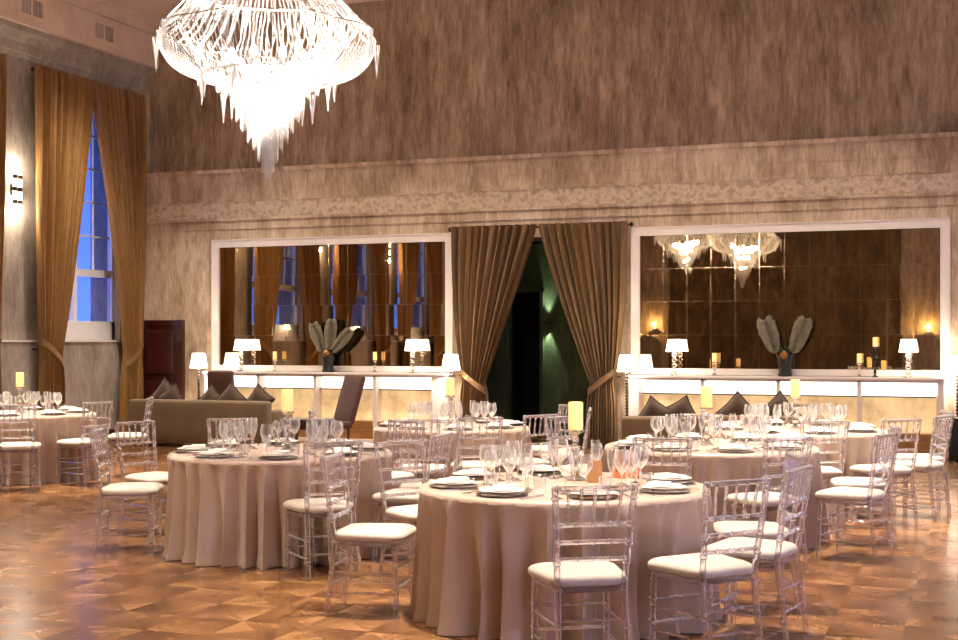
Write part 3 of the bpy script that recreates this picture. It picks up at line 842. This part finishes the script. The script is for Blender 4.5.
def lounge_chair(loc, rz, label, lean=.12):
    t = empty('lounge_chair', loc, rz)
    m = MB().rbox(-.24, .24, -.05, .05, 0, .72, .03, 3); o = m.build('backrest', 'dark_leather', t); o.location = (0, -.2, .42); o.rotation_euler = (lean, 0, 0)
    MB().rbox(-.25, .25, -.22, .28, .36, .46, .03, 3).build('seat', 'dark_leather', t)
    for sx in (-1, 1):
        for sy in (-.17, .23): MB().lathe([(.014, 0), (.022, .37)], 8, sx*.2, sy).build('leg', 'mahogany', t)
    tag(t, label, 'chair', 'dark brown chairs by the consoles'); return t
x, y = W(231, 21.6); lounge_chair((x, y, 0), -.1, 'dark brown leather chair whose square back shows above the long sofa')
x, y = W(331, 19.3); lounge_chair((x, y, 0), Wdir(-1, -.75)-PI/2, 'dark brown tall-backed leather chair standing turned before the console', .3)
# dark wooden side table behind the candle
x, y = W(306, 18.6); t = empty('side_table', (x, y, 0))
MB().rbox(-.3, .3, -.25, .25, .5, .54, .01).build('tabletop', 'mahogany', t)
MB().box(-.27, .27, -.22, .22, .4, .5).build('apron', 'mahogany', t, False)
for sx in (-1, 1):
    for sy in (-1, 1): MB().box(sx*.26-.02, sx*.26+.02, sy*.21-.02, sy*.21+.02, 0, .5).build('leg', 'mahogany', t, False)
tag(t, 'low dark wooden side table between the long sofa and the tall-backed chair', 'side table')

# ------------------------------------------------------------------ chiavari chairs
def chair():
    t = empty('acrylic_chair')
    A = 'acrylic'
    def post(s, z):          # rear post centre at height z
        if z <= .44: f = z/.44; return (s*(.172-.007*f), -.245+.055*f, z)
        f = (z-.44)/.5; return (s*(.165+.033*f), -.19-.075*f**1.2, z)
    for s in (-1, 1):
        MB().turned(post(s, 0), post(s, .935), .0165, (.13, .27, .46, .6, .7, .8, .94), 10, mid=post(s, .44)).build('rear_leg', A, t)
        MB().turned((s*.188, .19, 0), (s*.185, .175, .44), .0175, (.2, .42, .68, .9), 10).build('front_leg', A, t)
    def outline(k, wf=.205, wb=.178, yf=.205, yb=-.2, n=8, r=.08):
        pts = []
        for (cx, cy, a0) in ((wf-r, yf-r, 0), (-wf+r, yf-r, PI/2), (-wb+r, yb+r, PI), (wb-r, yb+r, 1.5*PI)):
            for i in range(n+1): a = a0+PI/2*i/n; pts.append((cx+(r)*math.cos(a), cy+(r)*math.sin(a)))
        return [(x*k, y*k) for x, y in pts]
    def slab(levels, **kw):
        m = MB(); vs = []; fs = []
        for k, z in levels:
            o = outline(k, **kw); vs += [(x, y, z) for x, y in o]
        n = len(o)
        for j in range(len(levels)-1):
            for i in range(n): q = (i+1) % n; fs.append((j*n+i, j*n+q, (j+1)*n+q, (j+1)*n+i))
        fs.append(tuple(reversed(range(n)))); fs.append(tuple(range((len(levels)-1)*n, len(levels)*n)))
        return m.add(vs, fs)
    slab([(.97, .418), (1, .424), (1, .44), (.97, .446)]).build('seat', A, t)
    slab([(.94, .447), (1.02, .455), (1.04, .470), (1.03, .484), (.98, .496), (.88, .505), (.7, .511), (.4, .515), (.15, .516)], wf=.222, wb=.19, yf=.215).build('seat_cushion', 'cream_pad', t)
    for z, r in ((.925, .014), (.75, .0115), (.665, .0115), (.58, .0115)):
        a, b = post(-1, z), post(1, z)
        MB().turned(a, b, r, (.04, .27, .5, .73, .96) if z < .9 else (.03, .97), 8).build('back_rail', A, t)
    for i in range(5):
        f = (i+1)/6; a = Vector(post(-1, .925)).lerp(Vector(post(1, .925)), f); b = Vector(post(-1, .75)).lerp(Vector(post(1, .75)), f)
        MB().turned(a, b, .0085, (.12, .5, .88), 8).build('spindle', A, t)
    for z, r in ((.17, .008), (.29, .008)):
        MB().turned((-.186, .18, z), (.186, .18, z), r, (.3, .5, .7), 8).build('stretcher', A, t)
        a, b = post(-1, z), post(1, z); MB().turned(a, b, r, (.3, .5, .7), 8).build('stretcher', A, t)
        for s in (-1, 1): MB().turned((s*.186, .18, z-.03), post(s, z-.03), r, (.3, .7), 8).build('stretcher', A, t)
    tag(t, 'x', 'chair'); return t
chr_ = chair()

T = {  # camera-frame centre (lateral, depth), radius
    'near': (.507, 8.0, .855), 'sofa': (-1.54, 10.42, .855), 'door': (-.27, 13.45, .77),
    'mid': (1.90, 11.0, .86), 'far': (3.07, 13.0, .86), 'win': (-5.43, 15.85, .86)}
TN = {'near': 'the largest nearest table', 'sofa': 'the round table nearest the long sofa', 'door': 'the table before the doorway curtains',
      'mid': 'the middle table behind the nearest one', 'far': 'the far table before the chandelier mirror', 'win': 'the table beside the gold window curtains'}
CH = [
 # table, lateral, depth, facing (lateral, depth), label
 ('near', .50, 6.62, (-.2, 1), 'clear acrylic chair seen squarely from behind, in front of the nearest table'),
 ('near', 1.15, 6.86, (-.5, .87), 'clear acrylic chair at the nearest table, lowest in the picture with the widest white cushion'),
 ('near', 1.52, 7.42, (-.85, .52), 'clear acrylic chair at the nearest table, back post edge-on beside two seats'),
 ('near', 1.66, 8.14, (-1, .0), 'clear acrylic chair at the nearest table, tucked behind the edge-on one'),
 ('near', -.63, 8.05, (1, -.2), 'clear acrylic chair with cream cushion alone between the two front tables'),
 ('near', -.38, 8.98, (.62, -.78), 'clear acrylic chair on the doorway-facing far side of the nearest table, behind its glasses'),
 ('sofa', -1.10, 9.35, (-.42, .9), 'clear acrylic chair with white cushion before the cloth of the sofa-side table'),
 ('sofa', -.52, 9.94, (-.93, .35), 'clear acrylic chair at the sofa-side table, front seat of the crowded row'),
 ('sofa', -.40, 10.62, (-1, .0), 'clear acrylic chair at the sofa-side table, second seat of the crowded row'),
 ('sofa', -.80, 11.36, (-.65, -.75), 'clear acrylic chair at the sofa-side table, farthest seat of the crowded row'),
 ('sofa', -2.70, 10.40, (1, .06), 'clear acrylic chair nearest the open parquet, back post edge-on'),
 ('sofa', -2.72, 11.25, (.8, -.6), 'clear acrylic chair with its back panel turned to us, beside the sofa end'),
 ('sofa', -2.12, 11.62, (.3, -.95), 'clear acrylic chair across the sofa-side table, top rail over the glasses'),
 ('door', -.52, 11.98, (.1, 1), 'clear acrylic chair seen from behind before the doorway-side table'),
 ('door', -.02, 12.28, (-.1, 1), 'clear acrylic chair at the doorway-side table, left of the pair of low cushions'),
 ('door', .42, 12.62, (-.6, .8), 'clear acrylic chair at the doorway-side table, right of the pair of low cushions'),
 ('door', .86, 13.55, (-1, .1), 'clear acrylic chair beside the doorway-side table, against the dark door'),
 ('door', .75, 14.15, (-.85, -.5), 'clear acrylic chair behind the doorway-side table, against the dark door'),
 ('door', -1.40, 13.30, (1, .05), 'clear acrylic chair between the sofa-side table and the tall-backed brown chair'),
 ('mid', 1.38, 9.72, (.35, 1), 'clear acrylic chair behind the glasses of the nearest table'),
 ('mid', 2.08, 9.72, (-.42, .9), 'clear acrylic chair with a full back panel before the middle table'),
 ('mid', 2.80, 10.05, (-.8, .6), 'clear acrylic chair with cream cushion, nearest on the open aisle by the mirror'),
 ('mid', 3.08, 10.80, (-1, .15), 'clear acrylic chair behind the nearest one on the open aisle by the mirror'),
 ('mid', 2.05, 12.28, (-.1, -1), 'clear acrylic chair across the middle table facing the camera'),
 ('mid', .92, 11.95, (.75, -.66), 'clear acrylic chair across the middle table, doorway side'),
 ('far', 2.95, 11.75, (-.05, 1), 'clear acrylic chair seen from behind before the far table'),
 ('far', 3.60, 11.95, (-.35, .94), 'clear acrylic chair before the far table, on its aisle corner'),
 ('far', 4.06, 12.44, (-.75, .66), 'clear acrylic chair on the bright floor, back panel turned to us'),
 ('far', 4.30, 13.1, (-1, .05), 'clear acrylic chair on the bright floor, back edge-on, beside the black cabinet'),
 ('far', 3.4, 14.22, (-.2, -1), 'clear acrylic chair across the far table facing the camera'),
 ('win', -5.02, 14.60, (-.25, 1), 'clear acrylic chair seen from behind at the window-side table'),
 ('win', -4.48, 15.15, (-.8, .55), 'clear acrylic chair with cream cushion at the parquet side of the window-side table'),
 ('win', -4.22, 16.10, (-1, -.1), 'clear acrylic chair behind another, beside the gold curtain and sofa end'),
]
for tn, cx, d, (fx, fd), lab in CH:
    tx, td, R = T[tn]
    v = Vector((cx-tx, d-td)); mn = R+.252
    if v.length < mn: v = v.normalized()*mn
    x, y = Wc(tx+v.x, td+v.y)
    place(chr_, (x, y, 0), Wdir(fx, fd)-PI/2, lab, 'clear acrylic chairs around '+TN[tn])

# ------------------------------------------------------------------ tables and cloths
def cloth(R, seed):
    rnd = random.Random(seed); SEG = 420; rows = 26; top = .765
    n = 31; cuts = [0]
    for _ in range(n): cuts.append(cuts[-1]+rnd.uniform(.6, 1.5))
    cuts = [c/cuts[-1]*2*PI for c in cuts]
    hgt = [rnd.uniform(.55, 1.15) for _ in range(n)]; drift = [rnd.uniform(-.1, .1) for _ in range(n+1)]; drift[n] = drift[0]
    hgt.append(hgt[0])
    def fold(a, t):
        a %= 2*PI
        for k in range(n):
            if cuts[k]+0 <= a < cuts[k+1]:
                f = (a-cuts[k])/(cuts[k+1]-cuts[k]); f = min(1, max(0, f+drift[k]*t*math.sin(PI*f)*3))
                h = hgt[k]+(hgt[k+1]-hgt[k])*f
                e = abs(2*f-1)          # 1 at ridges (ends), 0 mid valley
                return h*e**1.35
        return 0
    vs = [(0, 0, top)]; fs = []
    rings = [(R*q, top, 0) for q in (.25, .5, .75, .93)] + [(R-.02, top-.0008, 0), (R-.006, top-.004, 0), (R+.003, top-.013, 0), (R+.008, top-.03, .02)]
    for j in range(1, rows+1):
        t = j/rows; rings.append((None, top-.03-(top-.034)*t, t))
    for r, z, t in rings:
        for i in range(SEG):
            a = 2*PI*i/SEG
            rr = r if r is not None else R+.008+.02*t-.01*math.sin(PI*t)+(.16*min(1, t*1.3)**.55)*(fold(a, t)-.66)
            if r is not None and t > 0: rr = r
            zz = z
            if r is None and t > .96: rr += .01
            vs.append((rr*math.cos(a), rr*math.sin(a), zz))
    for i in range(SEG): fs.append((0, 1+i, 1+(i+1) % SEG))
    for k in range(len(rings)-1):
        for i in range(SEG):
            j = (i+1) % SEG; a = 1+k*SEG; fs.append((a+i, a+SEG+i, a+SEG+j, a+j))
    return MB().add(vs, fs)
# tableware prototypes
def glass_profile(kind):
    if kind == 'balloon': st, rb, h, rt = .095, .048, .235, .037
    elif kind == 'wine': st, rb, h, rt = .095, .038, .215, .031
    elif kind == 'flute': st, rb, h, rt = .085, .028, .245, .026
    bowl = [(.004, st)]
    for k in range(1, 9):
        f = k/8; r = rb*math.sin(min(1, f*1.9)*PI/2) if f < .5 else rb+(rt-rb)*((f-.5)/.5)**1.6
        bowl.append((r, st+(h-st)*f))
    inner = [(max(.0005, r-.0012), z+.0012) for r, z in reversed(bowl)]
    stem = [(.034, 0), (.034, .002), (.012, .006), (.0045, .014), (.0038, st*.6), (.0045, st)]
    return bowl+inner, stem
def goblet(kind, parts=True):
    nm = {'balloon': 'balloon_glass', 'wine': 'wine_glass', 'flute': 'champagne_flute'}[kind]
    b, s = glass_profile(kind)
    if parts:
        t = empty(nm); MB().lathe(b, 18, cap=False).build('bowl', 'drinking_glass', t); MB().lathe(s, 16).build('stem', 'crystal', t)
    else:
        m = MB().lathe(b, 14, cap=False); m.lathe(s, 12); t = m.build(nm, 'drinking_glass')
    return tag(t, 'x', 'glass')
def tumbler():
    p = [(.03, 0), (.034, .003), (.036, .05), (.037, .09), (.0345, .09), (.0335, .012), (.001, .010)]
    t = MB().lathe(p, 18).build('water_tumbler', 'drinking_glass'); return tag(t, 'x', 'glass')
def dinner(parts=True):
    ch_ = MB().lathe([(.09, 0), (.135, .003), (.146, .009), (.144, .011), (.10, .007), (.001, .006)], 36).build('charger_plate', 'charger_dark'); tag(ch_, 'x', 'plate')
    pl = MB().lathe([(.07, .0), (.085, .003), (.128, .016), (.127, .018), (.085, .007), (.001, .006)], 36).build('dinner_plate', 'china'); tag(pl, 'x', 'plate')
    m = MB().rbox(-.055, .055, -.085, .085, 0, .012, .005, 2).rbox(-.05, .055, -.02, .085, .0125, .022, .004, 2); na = m.build('folded_napkin', 'napkin'); tag(na, 'x', 'napkin')
    return ch_, pl, na
def fork_knife():
    f = MB(); f.tube([(0, -.1, .003), (0, 0, .006), (0, .04, .004)], [.005, .003, .006], 6)
    for k in range(4): f.tube([((k-1.5)*.005, .035, .005), ((k-1.5)*.006, .09, .007)], .0016, 4)
    f = f.build('fork', 'steel'); tag(f, 'x', 'fork')
    k = MB().tube([(0, -.11, .004), (0, 0, .005)], [.006, .005], 8); k.box(-.002, .011, -.002, .12, .003, .0055)
    k = k.build('knife', 'steel'); tag(k, 'x', 'knife')
    return f, k
PROTO = {}
for p in (True, False):
    PROTO[p] = [goblet('balloon', p), goblet('wine', p), goblet('flute', p), tumbler()] + list(dinner())
FK = fork_knife()
big_cs = candlestick(.31, .062, 'crystal'); big_ca = candle()
PLACES = ['nearest the camera', 'near aisle side', 'aisle side', 'far mirror side', 'farthest from the camera', 'far sofa side', 'window side', 'near window side']
TS = {'near': 'the largest front table', 'sofa': 'the table beside the long sofa', 'door': 'the table before the doorway curtains', 'mid': 'the half-hidden middle table', 'far': 'the far table under the chandelier mirror', 'win': 'the table by the gold curtains'}
KN = ['balloon glass', 'slim wine glass', 'champagne flute', 'low water tumbler', 'dark charger plate', 'white dinner plate', 'folded white napkin']
CLOTHMAT = 'table_satin'
LAB = {'near': 'nearest round table draped to the floor in beige satin', 'sofa': 'round table draped in pleated beige satin, nearest the long sofa', 'door': 'smaller beige draped round table before the doorway curtains', 'mid': 'beige draped round table half hidden behind the nearest one', 'far': 'mauve beige draped table half hidden by chair backs before the chandelier mirror', 'win': 'beige draped round table beside the gold window curtains'}
for q, (key, (cx, d, R)) in enumerate(T.items()):
    x, y = Wc(cx, d)
    c = cloth(R, 100+q).build('tablecloth', 'table_satin', loc=(x, y, 0), rz=q*.7)
    tag(c, 'floor-length cloth on the '+LAB[key].split(' draped')[0].replace('smaller beige', 'smaller').replace('mauve beige', 'mauve')+' '+{'near': 'in front of everything', 'sofa': 'nearest the long sofa', 'door': 'before the doorway curtains', 'mid': 'half hidden behind the nearest one', 'far': 'hidden by chair backs before the chandelier mirror', 'win': 'beside the window curtains'}[key], 'tablecloth', 'beige satin tablecloths')
    t = empty('banquet_table', (x, y, 0), q*.3)
    MB().lathe([(R-.03, .735), (R-.02, .74), (R-.02, .755), (R-.03, .76)], 48).build('tabletop', 'brown_wood', t)
    for k in range(4):
        a = PI/4+k*PI/2; MB().tube([(R*.55*math.cos(a), R*.55*math.sin(a), 0), (R*.55*math.cos(a), R*.55*math.sin(a), .737)], .02).build('leg', 'steel', t)
    tag(t, 'banquet table hidden under the cloth, '+TN[key].replace('the ', '', 1), 'table', 'round banquet tables')
    rnd = random.Random(q)
    near = key in ('near', 'sofa', 'mid')
    n = 8; pr = PROTO[near]; scale_r = R/.9
    zt = .7665
    for i in range(n):
        # angle 0 = toward the camera, going round toward the picture's right
        a = 2*PI*i/n + (.12 if key != 'near' else .18)
        ud, uc = -math.cos(a), math.sin(a)      # unit outwards: depth, lateral
        ang = Wdir(uc, ud)
        ox, oy = math.cos(ang), math.sin(ang); tx_, ty_ = -oy, ox
        def pos(r, tt, z=zt):
            return (x+ox*r*scale_r+tx_*tt, y+oy*r*scale_r+ty_*tt, z)
        if key == 'near': AVOID[:] = [Wc(.93, 8.42)+(.16,), Wc(.70, 8.10)+(.09,), Wc(.597, 8.27)+(.09,)]
        else: AVOID[:] = []
        where = ', '+PLACES[i]+', '+TS[key]
        rz = ang+PI/2
        place(pr[4], pos(.70, 0), rz, KN[4]+where, 'charger plates')
        place(pr[5], pos(.70, 0, zt+.0135), rz, KN[5]+where, 'dinner plates')
        place(pr[6], pos(.70, 0, zt+.0335), rz+rnd.uniform(-.5, .5), KN[6]+where, 'folded napkins')
        j = lambda: rnd.uniform(-.012, .012)
        place(pr[0], pos(.46+j(), -.10+j()), 0, KN[0]+where, 'balloon glasses')
        place(pr[1], pos(.47+j(), .02+j()), 0, KN[1]+where, 'slim wine glasses')
        place(pr[2], pos(.36+j(), -.03+j()), 0, KN[2]+where, 'champagne flutes')
        place(pr[3], pos(.49+j(), .125+j()), 0, KN[3]+where, 'water tumblers')
        if near:
            place(FK[0], pos(.70, -.20*1), rz+PI, 'steel fork'+where, 'forks')
            place(FK[1], pos(.70, .20), rz+PI, 'steel knife'+where, 'knives')
    off = {'near': (.09, .27), 'sofa': (.05, 0), 'door': (-.02, 0), 'mid': (-.03, 0), 'far': (0, 0), 'win': (0, 0)}[key]
    bx, by = Wc(cx+off[0], d+off[1])
    place(big_cs, (bx, by, zt), 0, 'crystal candlestick in the centre of '+TN[key], 'crystal candlesticks on the tables')
    place(big_ca, (bx, by, zt+.3105), 0, 'lit yellow pillar candle in the centre of '+TN[key], 'pillar candles on the tables')
# small things on the nearest table
AVOID[:] = []
x, y = Wc(.93, 8.42); t = empty('copper_bowl', (x, y, .7665))
MB().lathe([(.085, 0), (.088, .004), (.092, .12), (.10, .165), (.094, .165), (.086, .12), (.08, .01), (.001, .008)], 32).build('bowl', 'copper_glass', t)
m = MB()
rnd = random.Random(5)
for i in range(60):
    a, r = rnd.uniform(0, 2*PI), .078*math.sqrt(rnd.random()); m.lathe([(.001, -.011), (.010, -.004), (.011, .003), (.001, .011)], 8, r*math.cos(a), r*math.sin(a))
    for k in range(32): m.v[-1-k] = (m.v[-1-k][0], m.v[-1-k][1], m.v[-1-k][2]+.168+.02*(1-(r/.08)**2))
m.build('dark_beads', 'black_bead', t)['kind'] = 'stuff'
tag(t, 'copper glass bowl topped with dark beads on the nearest table', 'bowl')
x, y = Wc(.70, 8.10); t = empty('kraft_card', (x, y, .7665), YAW)
MB().box(-.045, .045, -.001, .001, 0, .13).build('front_card', 'kraft', t, False).rotation_euler = (-.12, 0, 0)
MB().box(-.045, .045, .032, .034, 0, .13).build('back_card', 'kraft', t, False).rotation_euler = (.12, 0, 0)
tag(t, 'small folded brown paper card standing before the nearest tall candle', 'card')

# ------------------------------------------------------------------ lights
def light(name, typ, loc, power, col, rot=(0, 0, 0), **kw):
    d = bpy.data.lights.new(name, typ); d.energy = power; d.color = col
    for k, v in kw.items(): setattr(d, k, v)
    o = bpy.data.objects.new(name, d); COL.objects.link(o); o.location = loc; o.rotation_euler = rot; return o
WARM = (1, .88, .71); WHITE = (1, .90, .80); COOL = (.72, .69, 1)
for i, (x, y, z) in enumerate(CHS):
    pass
# ceiling downlights added out of view to brighten tables, floor and walls
k = 0
fix = None
SPOTS = [(x_, 16.9, 250, 105) for x_ in (-11.6, -9.6, -7.6, -5.4, -3.2, -1.0)]+[Wc(cx_, d_)+(2300, 44) for cx_, d_, R_ in T.values()]+[(-10.5, 12, 900, 70), (-9, 4.5, 1500, 75), (-6.2, 5.5, 1100, 70), (-1.0, 14.5, 700, 80), (1.5, 12, 600, 80), (-6.5, 16.5, 500, 80), (-12.0, 17.0, 300, 80), (-11.0, 8.2, 1100, 75)]
for (x, y, pw, an) in SPOTS:
    if fix is None:
        fix = empty('added_downlight', (x, y, H)); MB().lathe([(.10, -.012), (.12, -.012), (.12, 0), (.1, 0)], 24).build('trim_ring', 'white_paint', fix)
        MB().lathe([(.1, -.004), (.001, -.004)], 24, cap=False).build('lens', 'lamp_shade', fix)
        tag(fix, 'unseen round ceiling spotlight added to brighten the hall', 'ceiling light', 'added ceiling spotlights')
    else: dup(fix, (x, y, H))
    light('added_spot', 'SPOT', (x, y, H-.05), pw, WARM, spot_size=math.radians(an), spot_blend=.9, shadow_soft_size=.08)
for c in RW:
    light('dusk_window_light', 'AREA', (RX-.05, c, 3.2), (150, 150, 560, 560)[RW.index(c)], COOL, (0, -PI/2, 0), shape='RECTANGLE', size=3.8, size_y=1.9)
# sconce and vestibule lamps
for y in (16.48, 12.8, 9.25):
    for dz in (-.3, .3): light('sconce_glow', 'POINT', (WX+.1, y, 3.9+dz), 14, WARM, shadow_soft_size=.03)
for sgn in (1, -1):
    light('updown_beam', 'SPOT', (-6.78, 21.44, 1.93+sgn*.06), 22, (.85, 1, .8), (PI if sgn > 0 else 0, 0, 0), spot_size=math.radians(50), spot_blend=.5, shadow_soft_size=.02)
light('vestibule_lamp', 'POINT', (-5.0, 20.8, 3.2), 4, (.85, 1, .75), shadow_soft_size=.1)

for x in (-12.08, -7.6, -4.83, -.28): light('floor_lamp_bulb', 'POINT', (x, 19.42 if x > -1 else 19.09, 1.27), 16, WHITE, shadow_soft_size=.025)
for x in (-11.47, -8.38, -4.2, -.93): light('table_lamp_bulb', 'POINT', (x, 19.42, 1.53), 7, WHITE, shadow_soft_size=.02)
for x in (-10.55, -1.62): light('rear_sconce_glow', 'POINT', (x, RY+.3, 2.1), 20, (1, .75, .4), shadow_soft_size=.03)
w = bpy.data.worlds.new('World'); S.world = w; w.use_nodes = True
t = w.node_tree; bg = t.nodes['Background']
tc = N(t, 'ShaderNodeTexCoord'); sp = N(t, 'ShaderNodeSeparateXYZ'); L(t, tc.outputs['Generated'], sp.inputs[0])
L(t, ramp(t, sp.outputs['Z'], [(.0, (.07, .17, .85, 1)), (.30, (.012, .035, .42, 1))]), bg.inputs['Color']); bg.inputs['Strength'].default_value = 1.0

# ------------------------------------------------------------------ camera and view
cam = bpy.data.cameras.new('Camera'); co = bpy.data.objects.new('Camera', cam); COL.objects.link(co)
co.location = (0, 0, 1.63); co.rotation_euler = (PI/2, 0, YAW)
cam.sensor_width = 36; cam.lens = 1340/958*36; cam.shift_y = 20/958; cam.clip_start = .05; cam.clip_end = 100
S.camera = co
S.view_settings.view_transform = 'Standard'; S.view_settings.look = 'None'; S.view_settings.gamma = 1; S.view_settings.use_curve_mapping = False
S.view_settings.exposure = 1.2
c = S.cycles
c.use_denoising = True; c.max_bounces = 10; c.diffuse_bounces = 4; c.glossy_bounces = 5; c.transmission_bounces = 8; c.transparent_max_bounces = 24
c.caustics_reflective = False; c.caustics_refractive = False; c.sample_clamp_indirect = 6; c.use_light_tree = True
